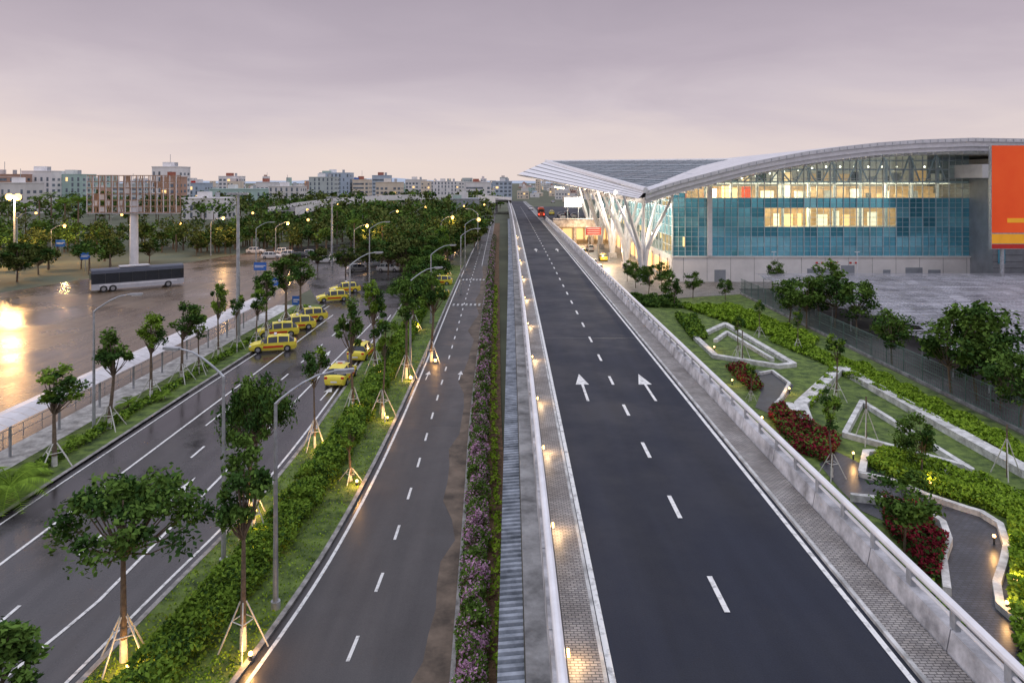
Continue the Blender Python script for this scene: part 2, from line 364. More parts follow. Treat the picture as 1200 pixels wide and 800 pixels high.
# ---------------- vegetation ----------------
def tree_mesh(name,seed,H,th,rxy,rz,ncl,nl,ls,leaf='leafA',flat=False,stakes=True,tr=.11,lime=True):
    rg=np.random.RandomState(seed); mb=MB()
    lean=rg.normal(size=2)*.14
    if lime: mb.tube([(0,0,0),(lean[0]*.2,lean[1]*.2,th*.2)],[tr*1.25,tr*1.05],'lime',8)
    mb.tube([(0,0,0 if not lime else th*.19),(lean[0]*.4,lean[1]*.4,th*.45),(lean[0]*.8,lean[1]*.8,th*.75),(lean[0],lean[1],th),(lean[0]*1.2,lean[1]*1.2,th+(H-th)*.6)],[tr*1.05,tr*.9,tr*.75,tr*.6,tr*.25],'bark',8)
    cz=(th+H)/2; skew=rg.normal(size=2)*.12*rxy
    for i in range(ncl):
        if flat:
            a=i*2.399+rg.uniform(-.3,.3); r=rxy*math.sqrt((i+.5)/ncl)*rg.uniform(.7,1.15); c=np.array([r*math.cos(a),r*math.sin(a),th*.90+(H-th)*(1-.7*(r/rxy)**2)*rg.uniform(.4,1.1)])
            s=np.array([rxy*.23,rxy*.23,(H-th)*.17])*rg.uniform(.6,1.35)
        else:
            d=rg.normal(size=3); d/=np.linalg.norm(d); r=rg.uniform(.35,1.1)**.6
            c=np.array([d[0]*rxy*r*.85,d[1]*rxy*r*.85,cz+d[2]*rz*r]); s=np.array([rxy*.33,rxy*.33,rz*.22])*rg.uniform(.5,1.25)
            c[:2]*=(1.15-.35*(c[2]-th)/(H-th))
        c[:2]+=lean+skew
        st=Vector((lean[0],lean[1],th*.88+rg.random()*max(.1,(c[2]-th))*.3)); mid_=(st+Vector(c))/2+Vector((0,0,-.1*rxy))
        mb.tube([st,mid_,Vector(c)],[tr*.4,tr*.25,tr*.1],'bark',5,False)
        q=rg.normal(size=(nl,3)); q/=np.linalg.norm(q,axis=1)[:,None]; q*=(rg.random(nl)**.5*rg.uniform(.8,1.3,nl))[:,None]
        C=c+q*s*1.15
        mb.leaves(C,np.full(nl,ls),'leafD' if rg.random()<.3 else leaf,rng=rg)
    if stakes:
        for k in range(4):
            a=k*math.pi/2+.6; mb.tube([(1.0*math.cos(a),1.0*math.sin(a),0),(.12*math.cos(a),.12*math.sin(a),1.75)],.035,'lime',5)
        for k in range(4):
            a=k*math.pi/2+.6; b2=a+math.pi/2; r=.45; mb.tube([(r*math.cos(a),r*math.sin(a),1.1),(r*math.cos(b2),r*math.sin(b2),1.1)],.025,'lime',4)
    return mb.mesh(name)
TM={}
TM['U']=[tree_mesh('umbrella_tree',s,7,4.6,2.5,1.2,44,125,.115,'leafA',True,tr=.12) for s in (1,2)]
TM['N']=[tree_mesh('narrow_tree',s,7.4,4.4,1.15,1.5,22,120,.11,'leafA',False,tr=.12) for s in (3,4,5,21)]
TM['M']=[tree_mesh('fresh_tree',s,7.4,4.2,1.15,1.6,20,120,.11,'leafB',False,tr=.12) for s in (31,32,33)]
TM['S']=[tree_mesh('young_tree',s,6.5,4.0,.95,1.25,12,90,.115,'leafB',False,tr=.08) for s in (6,7)]
TM['G']=[tree_mesh('garden_tree',s,5,1.7,1.7,1.7,26,90,.135,'leafA',False,tr=.08,lime=False,stakes=False) for s in (8,9,10)]
TM['B']=[tree_mesh('broad_tree',s,8.5,2.6,3.6,2.8,36,70,.30,'leafF',False,False,.2,False) for s in (12,13,14,15)]
BASEH={'U':7,'N':7.4,'M':7.4,'S':6.5,'G':5,'B':8.5}; BASER={'U':2.5,'N':1.15,'M':1.15,'S':.95,'G':1.7,'B':3.6}
def tree(kind,px,py,top,hw,name='street_tree',z=.1):
    x,y,_=G(px,py); H=CAMH*(py-top)/(py-HZ)
    wr=hw/F*y; me=R.choice(TM[kind]); put(name,me,(x,y,z),R.random()*6.28,None,(wr/BASER[kind],wr/BASER[kind],H/BASEH[kind]))
    return x,y
lit=[]
for t in [('U',145,778,560,80),('N',285,765,520,32),('U',297,635,438,42),('N',293,600,470,22),('S',369,527,403,15),('M',411,566,498,17),('N',414,487,355,17),('S',448,492,368,16),
          ('M',440,438,330,15),('N',476,445,328,16),('N',505,425,322,16)]:
    x,y=tree(*t); lit.append((x,y))
tree('N',-12,930,742,50)
for i in range(16):
    y=86+i*8.2; x=(mL(y)+sL(y))/2+R.uniform(-1,1); me=R.choice(TM['N']+TM['M']+TM['U']); s=R.uniform(.85,1.15); put('street_tree',me,(x,y,.1),R.random()*6,None,(s*1.3,s*1.3,s))
    if i%3==0: lit.append((x,y))
for t in [('M',64,548,432,26),('N',128,504,390,22),('M',177,470,367,18),('N',213,449,356,18),('S',233,440,365,12),('M',256,420,334,11),('S',278,412,345,9),('N',312,397,318,14),('N',335,386,304,18),('N',352,374,304,14),('M',300,405,340,10)]:
    tree(*t)
def palm_mesh(name,seed,n=16,L=1.8,th=.6):
    rg=random.Random(seed); mb=MB(); mb.tube([(0,0,0),(.05,0,th*.5),(0,0,th)],[.18,.14,.12],'bark',8)
    for i in range(n):
        a=i*2.4; el=rg.uniform(.2,1.2); pts=[]
        for k in range(6):
            t=k/5*L; pts.append((math.cos(a)*t*math.cos(el),math.sin(a)*t*math.cos(el),th+t*math.sin(el)-.42*t*t/L*1.4))
        mb.tube(pts,[.03,.025,.02,.015,.01,.005],'leafB',4,False)
        for k in range(1,22):
            u=k/22*5; j=int(u); w=u-j; p=[pts[j][q]*(1-w)+pts[min(j+1,5)][q]*w for q in range(3)]
            ll=.5*math.sin(math.pi*(k/22*.85+.12))
            for sg in (-1,1):
                d=(-math.sin(a)*sg,math.cos(a)*sg); e=(p[0]+d[0]*ll+math.cos(a)*ll*.5,p[1]+d[1]*ll+math.sin(a)*ll*.5,p[2]-ll*.3)
                q2=(p[0]+math.cos(a)*.07,p[1]+math.sin(a)*.07,p[2]); mb.face([p,e,q2],'leafB')
    return mb.mesh(name)
pm=[palm_mesh('palm',1),palm_mesh('palm',2,18,1.4,.4)]
tallpalm=palm_mesh('tall_palm',5,20,2.6,8)
for px,py,s in ((12,590,1.5),(150,480,.7),(40,560,.8),(190,470,.6),(88,525,.6)):
    x,y,_=G(px,py); put('palm_plant',R.choice(pm),(x,y,.12),R.random()*6,None,s)
for px,py,s in ((60,282,1.5),(76,284,1.3),(46,284,1.4),(395,286,1.1),(92,286,1.4),(30,286,1.2),(415,300,.9),(448,306,.9)):
    x,y,_=G(px,py); put('palm_tree',tallpalm,(x,y,0),R.random()*6,None,s*1.1)

mb=MB(); rg=np.random.RandomState(5)
def blob_tree(x,y,H,r,n,ls,k='leafF'):
    mb.tube([(x,y,0),(x,y,H*.5)],[.25,.15],'bark',5,False)
    k=k if rg.random()<.65 else 'leafA'
    for c in range(8):
        d=rg.normal(size=3); d/=np.linalg.norm(d); cc=np.array([x+d[0]*r*.65,y+d[1]*r*.65,H*.62+d[2]*H*.27]); m_=n//8
        q=rg.normal(size=(m_,3)); q/=np.linalg.norm(q,axis=1)[:,None]; q*=(rg.random(m_)**.4)[:,None]
        mb.leaves(cc+q*np.array([r*.5,r*.5,H*.17]),np.full(m_,ls),'leafD' if rg.random()<.25 else k,rng=rg)
def scatter(px0,px1,py0,py1,n,Hr,ls,nn):
    for _ in range(n):
        x,y,_z=G(rg.uniform(px0,px1),py0+(py1-py0)*rg.random()); H=rg.uniform(*Hr); blob_tree(x,y,H,H*.42,nn,ls)
scatter(-60,300,283,298,80,(5,9),.38,240)
scatter(-120,130,298,325,22,(5,8),.34,320)
scatter(300,520,280,296,62,(5,8.5),.38,240)
scatter(440,535,292,318,34,(6,10),.34,320)
scatter(300,575,262,285,90,(7,11),.55,160)
scatter(-60,575,246,264,150,(8,12),.8,110)
scatter(-60,590,237,246,120,(9,12),1.1,80)
mb.obj('distant_trees')
for (px,py,s) in ((475,326,1.0),(500,318,1.0),(525,312,1.1),(455,322,.9),(430,318,.85),(405,322,.75),(340,325,.6),(372,318,.65),(540,300,1.2),(556,290,1.1),(20,330,.95),(-15,335,1),(45,322,.8),(95,315,.8),(130,312,.8),(175,308,.7),(230,300,.7),(270,297,.75)):
    x,y,_=G(px,py); put('broad_tree',R.choice(TM['B']),(x,y,0),R.random()*6,None,s*.9)

def hedge(name,f,w,h,a,b,k,dens,ls,k2=None,frac=0,z=.12,wob=.15):
    mb=MB(); y=a; rg=np.random.RandomState(int(a*7+b))
    while y<b:
        L=1.0; near=min(1,45/max(y,1)); n=int(dens*L*w*near*max(near,.5)); l2=ls/max(near,.4)**.7
        u=rg.random(n); v=rg.random(n)
        X=(u-.5)*w*(1+wob*math.sin(y*1.7)); prof=h*(1-.35*np.abs(2*u-1)**3)*(1+wob*np.sin(y*2.3+u*3))*(1+.2*rg.random())
        Z=z+prof*(1-np.where(rg.random(n)<.55,v*.25,v*.98)); Y=y+rg.random(n)*L
        xs=np.array([f(q) for q in Y]); C=np.stack([xs+X,Y,Z],1)
        if k2:
            cl=np.sin(Y*2.9+X*3)+np.sin(Y*1.3-X*2)
            t=(rg.random(n)<frac*(1+.6*cl))&(Z>z+h*.35); mb.leaves(C[~t],np.full((~t).sum(),l2),k,rng=rg); mb.leaves(C[t],np.full(t.sum(),l2*.8),k2,rng=rg)
        else: mb.leaves(C,np.full(n,l2),k,rng=rg)
        y+=L
    return mb.obj(name)
hedge('median_hedge',lambda Y:(mL(Y)*.5+sL(Y)*.5)-.2,2.1,.95,20,150,'leafB',440,.10,'leafD',.25)
hedge('flowering_hedge',lambda Y:sR(Y)+.8,1.15,1.15,18,220,'leafA',700,.08,'flower',.42,wob=.22)
hedge('low_shrub_row',lambda Y:cL(Y)-2.0,.9,.45,36,100,'leafB',200,.12,'leafD',.3)
hedge('low_shrub_row',lambda Y:sR(Y)+1.8,.5,.4,18,120,'leafY',110,.09,wob=.5)
mb=MB(); n=9000; ys=25+rg.random(n)**1.6*60; t=rg.random(n); xs=np.array([mL(a)+.3+(sL(a)-mL(a)-.95)*b for a,b in zip(ys,t)])
mb.leaves(np.stack([xs,ys,np.full(n,.16)],1),np.full(n,.06),'leafY',up=0,rng=rg); mb.obj('grass_tufts')

for x,y in lit:
    e=empty('ground_spotlight',(x+.5,y-.6,.15)); mb=MB(); mb.tube([(0,0,0),(0,0,.18)],.07,'dark'); mb.ball((0,0,.24),.09 if y<60 else .15,'e_warm'); mb.obj('fitting',e)
    point((0,-.1,.5),75,(1,.50,.15),.08,e)

# ---------------- street lamps ----------------
def lamp(px,py,top,arm,lit_=0,z0=.1,L=2.4):
    x,y,_=G(px,py); H=CAMH*(py-top)/(py-HZ)
    e=empty('street_lamp',(x,y,z0)); mb=MB(); mb.tube([(0,0,0),(0,0,.35)],.2,'steelg',10); mb.tube([(0,0,.3),(0,0,H*.5),(0,0,H-1)],[.12,.09,.07],'steelg',8)
    ax,ay=math.cos(arm),math.sin(arm)
    pts=[(0,0,H-1.05)]+[(ax*L*t,ay*L*t,H-1+1.15*math.sin(t*math.pi/2)) for t in (.08,.25,.45,.7,1)]
    mb.tube(pts,[.07,.06,.055,.05,.045,.04],'steelg',8); mb.obj('pole',e)
    mb=MB(); hx,hy=ax*(L+.4),ay*(L+.4)
    mb.box(hx-.42,hx+.42,hy-.14,hy+.14,H+.08,H+.2,'steelg',rot=arm); mb.box(hx-.3,hx+.3,hy-.1,hy+.1,H+.03,H+.078,'e_sod' if lit_ else 'steelw',rot=arm); mb.obj('head',e)
    if lit_:
        mb2=MB(); mb2.ball((hx,hy,H-.05),.36,'e_sod'); mb2.obj('bulb',e)
        if lit_==1: point((hx,hy,H-.5),1500,(1,.55,.2),.3,e)
for a in [(323,716,447,.3),(262,665,418,2.9),(110,508,350,.2),(481,432,318,.4),(410,430,300,.4),(540,345,270,.3),(300,330,262,.2),(505,380,290,.3),
          (433,345,262,.2),(560,300,246,2.8),(20,322,250,.1)]:
    lamp(*a)
for a in [(323,300,262,.3,1),(415,308,265,.3,1),(517,300,255,.3,1),(247,300,256,.3,1),(60,300,265,.3,1),(455,280,248,.3,2),(372,290,258,2.9,2),(198,290,262,.2,2),(545,318,258,.3,2),
          (350,275,246,.3,2),(285,280,250,.3,2),(130,285,252,.3,2),(30,280,250,.3,2),(490,270,243,.3,2),(535,270,242,.3,2),(425,268,243,.3,2),(560,262,240,.3,2),(388,262,240,.3,2)]: lamp(a[0],a[1],a[2],a[3],a[4])
def mast(px,py,top,litm=False):
    x,y,_=G(px,py); H=CAMH*(py-top)/(py-HZ); e=empty('floodlight_mast',(x,y,0)); mb=MB()
    mb.tube([(0,0,0),(0,0,H*.5),(0,0,H)],[.26,.2,.14],'steelg',10); mb.tube([(-1.0,0,H),(1.0,0,H)],.07,'steelg'); 
    for k in (-.9,-.3,.3,.9): mb.box(k-.22,k+.22,-.35,.2,H-.02,H+.22,'steelg')
    mb.obj('mast_body',e)
    if litm:
        mb=MB(); mb.ball((.9,-.3,H-.15),.7,'e_sod',12,8); mb.ball((-.9,-.3,H-.1),.7,'e_sod',12,8); mb.obj('floodlight',e); point((0,-1,H-1.5),20000,(1,.54,.2),1.5,e)
mast(279,402,228); mast(389,312,232); mast(17,312,230,True)

wk=empty('covered_walkway'); mb=MB(); ys=[30+i*1.0 for i in range(63)]
for a,b2 in zip(ys[:-1],ys[1:]):
    prof=[(-33.9,2.7),(-33.3,2.95),(-32.6,3.05),(-31.9,2.95),(-31.3,2.7)]
    for p,q in zip(prof[:-1],prof[1:]): mb.face([(p[0],a,p[1]),(q[0],a,q[1]),(q[0],b2-.03,q[1]),(p[0],b2-.03,p[1])],'roofw')
mb.obj('roof',wk); mb=MB()
for y in range(31,92,5):
    mb.tube([(-32.6,y,.1),(-32.6,y,2.9)],.09,'steelg'); mb.tube([(-33.8,y,2.65),(-32.6,y,2.9),(-31.4,y,2.65)],.05,'steelg')
mb.obj('posts',wk)
mb=MB()
for y in range(30,100,2): mb.tube([(-34.5,y,0),(-34.5,y,1)],.03,'steelg',5)
for z in (.5,1.0): mb.tube([(-34.5,30,z),(-34.5,99,z)],.03,'steelg',5)
mb.obj('lot_railing')

# ---------------- vehicles ----------------
def car_mesh(name,paint,taxi=False):
    S=[(-2.27,.42,.72,.74,.70,.55),(-2.2,.30,.90,.93,.80,.66),(-2.02,.22,.98,1.06,.86,.68),(-1.55,.2,.97,1.45,.88,.62),(-1.46,.2,.97,1.48,.88,.63),(-.55,.2,.95,1.54,.89,.65),(-.43,.2,.95,1.54,.89,.65),
       (.42,.2,.93,1.48,.88,.63),(.52,.2,.93,1.43,.88,.63),(1.12,.2,.92,.99,.87,.70),(1.8,.22,.82,.88,.84,.66),(2.12,.26,.70,.75,.77,.58),(2.25,.36,.55,.60,.62,.48)]
    mb=MB(); rings=[]
    for (x,zl,zb,zt,wb,wr) in S:
        zm=(zl+zb)/2
        rings.append([(x,0,zl),(x,wb*.9,zl),(x,wb*1.01,zm),(x,wb,zb),(x,wr,zt-.02),(x,wr*.6,zt+.02),(x,0,zt+.035)])
    for sg in (1,-1):
        for i in range(len(S)-1):
            a,b2=rings[i],rings[i+1]
            tall=(S[i][3]-S[i][2]>.12) or (S[i+1][3]-S[i+1][2]>.12)
            for j in range(6):
                k=paint
                if j==3 and tall and i not in (3,5,7): k='glassd'
                if j>=4 and i in (2,8): k='glassd'
                q=[a[j],b2[j],b2[j+1],a[j+1]]; q=[(p[0],p[1]*sg,p[2]) for p in q]
                if sg>0: q=q[::-1]
                mb.face(q,k)
        if taxi: mb.box(-1.0,.9,min(sg*.885,sg*.905),max(sg*.885,sg*.905),.48,.66,'red')
        for wx in (-1.38,1.38):
            mb.tube([(wx,sg*.72,.33),(wx,sg*.92,.33)],.33,'tyre',16); mb.tube([(wx,sg*.9,.33),(wx,sg*.93,.33)],.19,'cars',10)
        mb.box(2.0,2.2,sg*.66-.14,sg*.66+.14,.62,.74,'steelw'); mb.box(-2.25,-2.12,sg*.68-.13,sg*.68+.1,.78,.95,'red')
        mb.box(.85,1.02,sg*.97-.09,sg*.97+.09,.95,1.08,paint)
    mb.face([rings[0][j] for j in range(7)]+[(p[0],-p[1],p[2]) for p in rings[0][1:6][::-1]],paint)
    mb.face([rings[-1][j] for j in range(7)][::-1]+[(p[0],-p[1],p[2]) for p in rings[-1][1:6]],'dark')
    mb.box(-2.3,-2.24,-.26,.26,.5,.62,'steelw'); mb.box(2.24,2.29,-.26,.26,.4,.5,'steelw')
    if taxi: mb.box(-.35,-.1,-.38,.38,1.55,1.72,'steelw'); mb.box(-.36,-.09,-.2,.2,1.6,1.68,'red')
    return mb.mesh(name,False)
CM={'t':car_mesh('taxi_body','yellow',True),'w':car_mesh('car_body','carw'),'s':car_mesh('car_body','cars'),'d':car_mesh('car_body','card')}
def car(kind,px,py,yaw,name='taxi',z=.045,zg=0,s=1):
    x,y,_=G(px,py,zg); put(name,CM[kind],(x,y,zg+z),math.radians(yaw),None,s)
for a in [(320,411,196),(325,394,200),(346,386,203),(361,376,205),(390,353,205),(404,343,205),(400,447,88),(424,419,86),(514,334,182),(508,349,190),(492,345,185)]:
    car('t',*a,s=1.06)
for a in [('w',340,301,10),('d',352,303,10),('w',333,298,10),('s',365,300,12),('w',300,297,0),('w',455,318,0),('s',440,312,0),('w',395,306,5),('d',408,304,5),('w',380,308,8),('w',318,303,10),('s',420,318,30),('w',470,303,10),('s',486,296,10)]:
    car(a[0],a[1],a[2],a[3],'parked_car')
car('w',622,246,90,'car',.02,6); car('s',648,238,90,'car',.02,6)
def bus(name,loc,rot,L=12,body='busb',up='busd',sc=1,tail=False):
    e=empty(name,loc); e.rotation_euler[2]=rot; e.scale=(sc,)*3; mb=MB(); W=1.25
    sec=[(-W,.4),(-W,1.25),(-W,1.3),(-W+.04,2.75),(-W+.06,2.8),(-W+.16,3.2),(-W+.45,3.38),(0,3.45)]
    sec=sec+[(-a,b2) for a,b2 in sec[::-1][1:]]; mats=[body,up,'glassd',up,up,up,up]; mats=mats+mats[::-1]
    xs=[-L/2,-L/2+.15,L/2-.5,L/2]; sh=[.94,1,1,.9]
    for i in range(3):
        for j in range(len(sec)-1):
            p,q=sec[j],sec[j+1]; a,b2=sh[i],sh[i+1]
            mb.face([(xs[i],p[0]*a,p[1]),(xs[i],q[0]*a,q[1]),(xs[i+1],q[0]*b2,q[1]),(xs[i+1],p[0]*b2,p[1])],mats[j])
    for X,s_,kk in ((xs[0],sh[0],up),(xs[3],sh[3],'glassd')):
        mb.face([(X,p[0]*s_,p[1]) for p in sec],kk)
    mb.box(L/2,L/2+.06,-1.05,1.05,.45,1.3,body); mb.box(-L/2-.04,-L/2,-1,1,1.9,2.9,'glassd')
    for k in range(1,7):
        X=-L/2+k*L/7
        for sg in (1,-1): mb.box(X-.04,X+.04,sg*1.235-.02,sg*1.235+.02,1.3,2.75,'dark')
    for wx in (-L*.28,-L*.28-1.2,L*.32):
        for sg in (1,-1): mb.tube([(wx,sg*.95,.5),(wx,sg*1.28,.5)],.5,'tyre',16); mb.tube([(wx,sg*1.2,.5),(wx,sg*1.3,.5)],.28,'cars',12)
    for sg in (1,-1): mb.box(-L/2+1,L/2-1,sg*1.262-.008,sg*1.262+.008,.95,1.1,'steelw')
    if tail:
        for sg in (1,-1): mb.box(-L/2-.06,-L/2,sg*.95-.15,sg*.95+.15,.8,1.2,'e_tail')
    mb.box(-2.5,1.5,-.9,.9,3.44,3.62,body); mb.obj('body',e)
bus('coach_bus',(-62.6,118.5,.02),math.radians(37),12.5,sc=1.1)
bus('minibus',PY(634,240,240)[:2]+(6.02,),math.radians(90),9,'redor','redor',.85,True)

bx,by,_=G(157,316); bb=empty('billboard_frame',(bx,by,0)); mb=MB()
mb.tube([(0,0,0),(0,0,14)],[.85,.75],'steelw',14)
s_=by/F; w0,w1=(105-157)*s_,(209-157)*s_; zt=CAMH+(212-207)*s_+.2; zb=CAMH-(249-212)*s_
for z in np.linspace(zb,zt,7):
    for yy in (-.9,.9): mb.box(w0,w1,yy-.07,yy+.07,z-.08,z+.08,'rust')
for x in np.linspace(w0,w1,15):
    for yy in (-.9,.9): mb.box(x-.06,x+.06,yy-.1,yy+.1,zb,zt,'roofw' if yy<0 else 'rust')
xs_=np.linspace(w0,w1,15); zz_=np.linspace(zb,zt,7)
for i in range(14):
    mb.tube([(xs_[i],0,zb if i%2 else zt),(xs_[i+1],0,zt if i%2 else zb)],.08,'rust',4)
    for j in range(6):
        if R.random()<.12: mb.box(xs_[i]+.1,xs_[i+1]-.1,.92,.97,zz_[j]+.1,zz_[j+1]-.1,R.choice(['rust','wallw','wallw']))
mb.box(w0,w1,-1.1,1.1,zb-.25,zb-.11,'steelg')
mb.obj('frame',bb)
def sign(px,py,w,h,zc,k='blue',name='road_sign'):
    Y=F*(CAMH-zc)/(py-HZ); x=(px-600)/F*Y; e=empty(name,(x,Y,0)); mb=MB(); mb.tube([(0,0,0),(0,0,zc+h/2)],.06,'steelg'); mb.box(-w/2,w/2,-.1,-.06,zc-h/2,zc+h/2,k)
    mb.box(-w/2+.15,w/2-.15,-.115,-.103,zc+.05,zc+.18,'steelw'); mb.box(-w/2+.15,w/2-.5,-.115,-.103,zc-.2,zc-.08,'steelw'); mb.obj('panel',e)
for a in [(71,285,2.2,1.6,3.5),(100,300,2,1.4,3),(305,312,2.2,1.4,3),(322,330,1.6,1.2,2.5),(348,352,1.2,1.2,2.2)]: sign(*a)

# ---------------- terminal ----------------
T=empty('airport_terminal')
Y0=126.0; X0=28.5; X1=81.5
mb=MB()
mb.box(X0,110,Y0,Y0+120,0,4.6,'wallw')
for x in np.arange(X0+2,X1,4.2): mb.box(x-.03,x+.03,Y0-.02,Y0,0.2,4.35,'concd')
mb.box(X0,110,Y0-.25,Y0,4.4,4.62,'wallw')
for x0,w,h in ((52.5,2.2,2.4),(55,2.2,2.4),(58.5,2.4,3),(66,1.3,2.2),(70,3,2.6),(36,2,2.2),(74,2.2,2.2)): mb.box(x0,x0+w,Y0-.06,Y0,0,h,'wallg')
for x in (54,55,56.5,57.5,60,61): mb.box(x,x+.4,Y0-.09,Y0,3.3,3.6,'red')
mb.obj('base',T)
def roofz(x):
    xs=[20,27,34,41,48,56,66,76,90,110]; zs=[15.2,17.0,19.0,20.6,21.8,22.8,23.8,24.3,24.4,23.6]
    return float(np.interp(x,xs,zs))
mb=MB(); ml=MB(); cw=2.35; rh=1.72
ncol=int((X1-X0)/cw)
for i in range(ncol+1):
    xa=X0+i*cw; xb=min(xa+cw,X1)
    for j in range(12):
        za=4.62+j*rh; zb_=za+rh; zc=min(roofz(xa),roofz(xb))
        if za>zc+.3: continue
        zb1=min(zb_,roofz(xa)+.3); zb2=min(zb_,roofz(xb)+.3)
        is_c = (6<=j<=8 and i>=1) or (3<=j<=4 and 7<=i<=16) or (j>=9 and i>=2)
        k='clear' if is_c else R.choice(['gl0','gl1','gl1','gl0','gl3','gl2'] if j>1 else ['gl1','gl0','gl1','gl2'])
        dy=R.uniform(-.02,.02)
        mb.face([(xa,Y0+.32+dy,za),(xb,Y0+.32-dy,za),(xb,Y0+.32-dy,zb2),(xa,Y0+.32+dy,zb1)],k)
        ml.box(xa,xb,Y0+.16,Y0+.29,za-.05,za+.05,'mull')
        if j<9: ml.box(xa,xb,Y0+.2,Y0+.29,za+rh*.5-.025,za+rh*.5+.025,'mull')
    ml.box(xa-.06,xa+.06,Y0+.08,Y0+.27,4.63,roofz(xa)+.2,'mull')
    if i<ncol: ml.box(xa+cw/2-.03,xa+cw/2+.03,Y0+.18,Y0+.28,4.63,roofz(xa+cw/2)+.1,'mull')
mb.obj('side_curtain_wall',T); ml.obj('side_mullions',T)
mb=MB(); rr=R.random
x=X0+.5
while x<X1:
    e2=min(x+3,X1); mb.box(x,e2,Y0+11,Y0+11.3,4.6,16.9,'inner'); mb.box(x,e2,Y0+13,Y0+13.3,16.9,min(roofz(x),roofz(e2))-.3,'inner2'); x+=3
for z in (9.5,14.5,17.9): mb.box(X0+.4,X1,Y0+.5,Y0+11,z-.3,z,'wallw')
for x in np.arange(X0+2,X1,4.7):
    mb.tube([(x,Y0+3,4.7),(x,Y0+3,roofz(x)-2)],.28,'steelw',8)
for z in (14.18,17.58): 
    for x in np.arange(X0+2,X1-2,3.1): mb.box(x,x+1.7,Y0+1.2,Y0+1.6,z-.1,z-.02,'e_ceil'); mb.box(x,x+1.4,Y0+4,Y0+4.3,z-.06,z-.02,'e_ceil'); mb.box(x,x+1.2,Y0+8,Y0+8.4,z-.06,z-.02,'e_ceil')
x=X0+16
while x<X0+39:
    w_=R.uniform(.7,2.2); mb.box(x,x+w_,Y0+6.9,Y0+7.0,9.6,R.uniform(11.4,13.4),R.choice(['e_win','e_wcool','inner','wallw','inner'])); x+=w_+R.uniform(.3,1.3)
x=X0+2
while x<X1-2:
    w_=R.uniform(.6,2.6); mb.box(x,x+w_,Y0+5.7,Y0+5.9,14.6,R.uniform(15.6,17.3),R.choice(['e_win','inner','orange','e_wcool','inner','inner','dark']) if x<X0+20 else R.choice(['e_wcool','inner','inner2','dark','inner','inner','wallw'])); x+=w_+R.uniform(.2,1.2)
for x in np.arange(X0+4,X1-4,4.7):
    zt2=min(roofz(x),roofz(x+3.6))-1.4
    mb.tube([(x,Y0+2,17.9),(x+1.8,Y0+2,zt2)],.14,'steelw',6); mb.tube([(x+3.6,Y0+2,17.9),(x+1.8,Y0+2,zt2)],.14,'steelw',6)
for z in (20,21.6): mb.tube([(X0+20,Y0+2.2,z),(X1,Y0+2.2,z)],.1,'steelw',6)
x=X0+12
while x<X1-2:
    w_=R.uniform(.6,2.2); mb.box(x,x+w_,Y0+7.6,Y0+7.8,18,18.8+rr()*1.2,R.choice(['e_wcool','dark','inner2','wallw','leafD','inner','e_win'])); x+=w_+R.uniform(.2,1.6)
for x in np.arange(X0+14,X1-2,2.6): mb.ball((x,Y0+5,min(roofz(x)-2.4,20.6)),.18,'e_ceil',6,4)
mb.obj('interior',T)
for x in (38,52,66): point((x,Y0+4,16.6),700,(1,.7,.4),.4,T); 
point((52,Y0+3,12.5),700,(1,.7,.4),.4,T)
mb=MB(); ml=MB()
for i in range(40):
    ya=Y0+i*3.0; yb=ya+3
    for j in range(7):
        za=4.62+j*1.75; k='clear' if j in(0,1,5) else R.choice(['gl1','gl2','gl2','gl0']); mb.face([(X0+.2,yb,za),(X0+.2,ya,za),(X0+.2,ya,za+1.75),(X0+.2,yb,za+1.75)],k)
        ml.box(X0+.05,X0+.19,ya,yb,za-.05,za+.05,'mull')
    ml.box(X0,X0+.18,ya-.06,ya+.06,4.6,16.9,'mull')
    if i%2==0: ml.box(X0+2,X0+2.2,ya,ya+2,6.3,8,'e_win')
mb.obj('front_curtain_wall',T); ml.obj('front_mullions',T)
mb=MB(); mb.box(X0+6.2,X0+7.0,Y0-.5,Y0+.1,4.7,17,'steelw'); mb.obj('downpipe_pylon',T)
mb=MB(); mb.box(X1,X1+5,Y0-6,Y0+40,0,18.5,'wallg'); mb.box(X1-2.6,X1+5.2,Y0-7.2,Y0+2,18.5,20.8,'wallw')
for z in np.arange(1,18.3,1.1): mb.box(X1-.02,X1+5,Y0-6.05,Y0-6.0,z,z+.06,'dark')
mb.box(X1+5,125,Y0-2,Y0+40,0,22,'wallg'); mb.box(X1+.8,X1+2,Y0-6.1,Y0-6.05,4,17,'gl0'); mb.obj('service_core',T)
Ye=117.0
prof_px=[(757,224),(778,217),(800,210.5),(825,204),(850,197.5),(880,190),(910,184),(945,177.5),(985,172),(1030,167),(1080,163.5),(1140,161.5),(1200,162.5),(1260,167),(1330,177)]
prof=[PY(a,b,Ye) for a,b in prof_px]
mb=MB()
for (p,q) in zip(prof[:-1],prof[1:]):
    z=0
    for kk,(hgt,yo) in enumerate(((.6,0),(.8,.35),(.7,.8))):
        a0=(p[0],Ye+yo,p[2]-z); a1=(q[0],Ye+yo,q[2]-z); b1=(q[0],Ye+yo+.1,q[2]-z-hgt); b0=(p[0],Ye+yo+.1,p[2]-z-hgt)
        mb.face([b0,b1,a1,a0],'steelw'); mb.face([b0,(p[0],Ye+yo+.5,b0[2]),(q[0],Ye+yo+.5,b1[2]),b1],'wallg'); z+=hgt
    mb.face([(p[0],Ye,p[2]),(q[0],Ye,q[2]),(q[0],Ye+130,q[2]+.1),(p[0],Ye+130,p[2]+.1)],'roofw')
    mb.face([(p[0],Ye+1.2,p[2]-2.1),(p[0],Ye+130,p[2]-2.1),(q[0],Ye+130,q[2]-2.1),(q[0],Ye+1.2,q[2]-2.1)],'steelw')
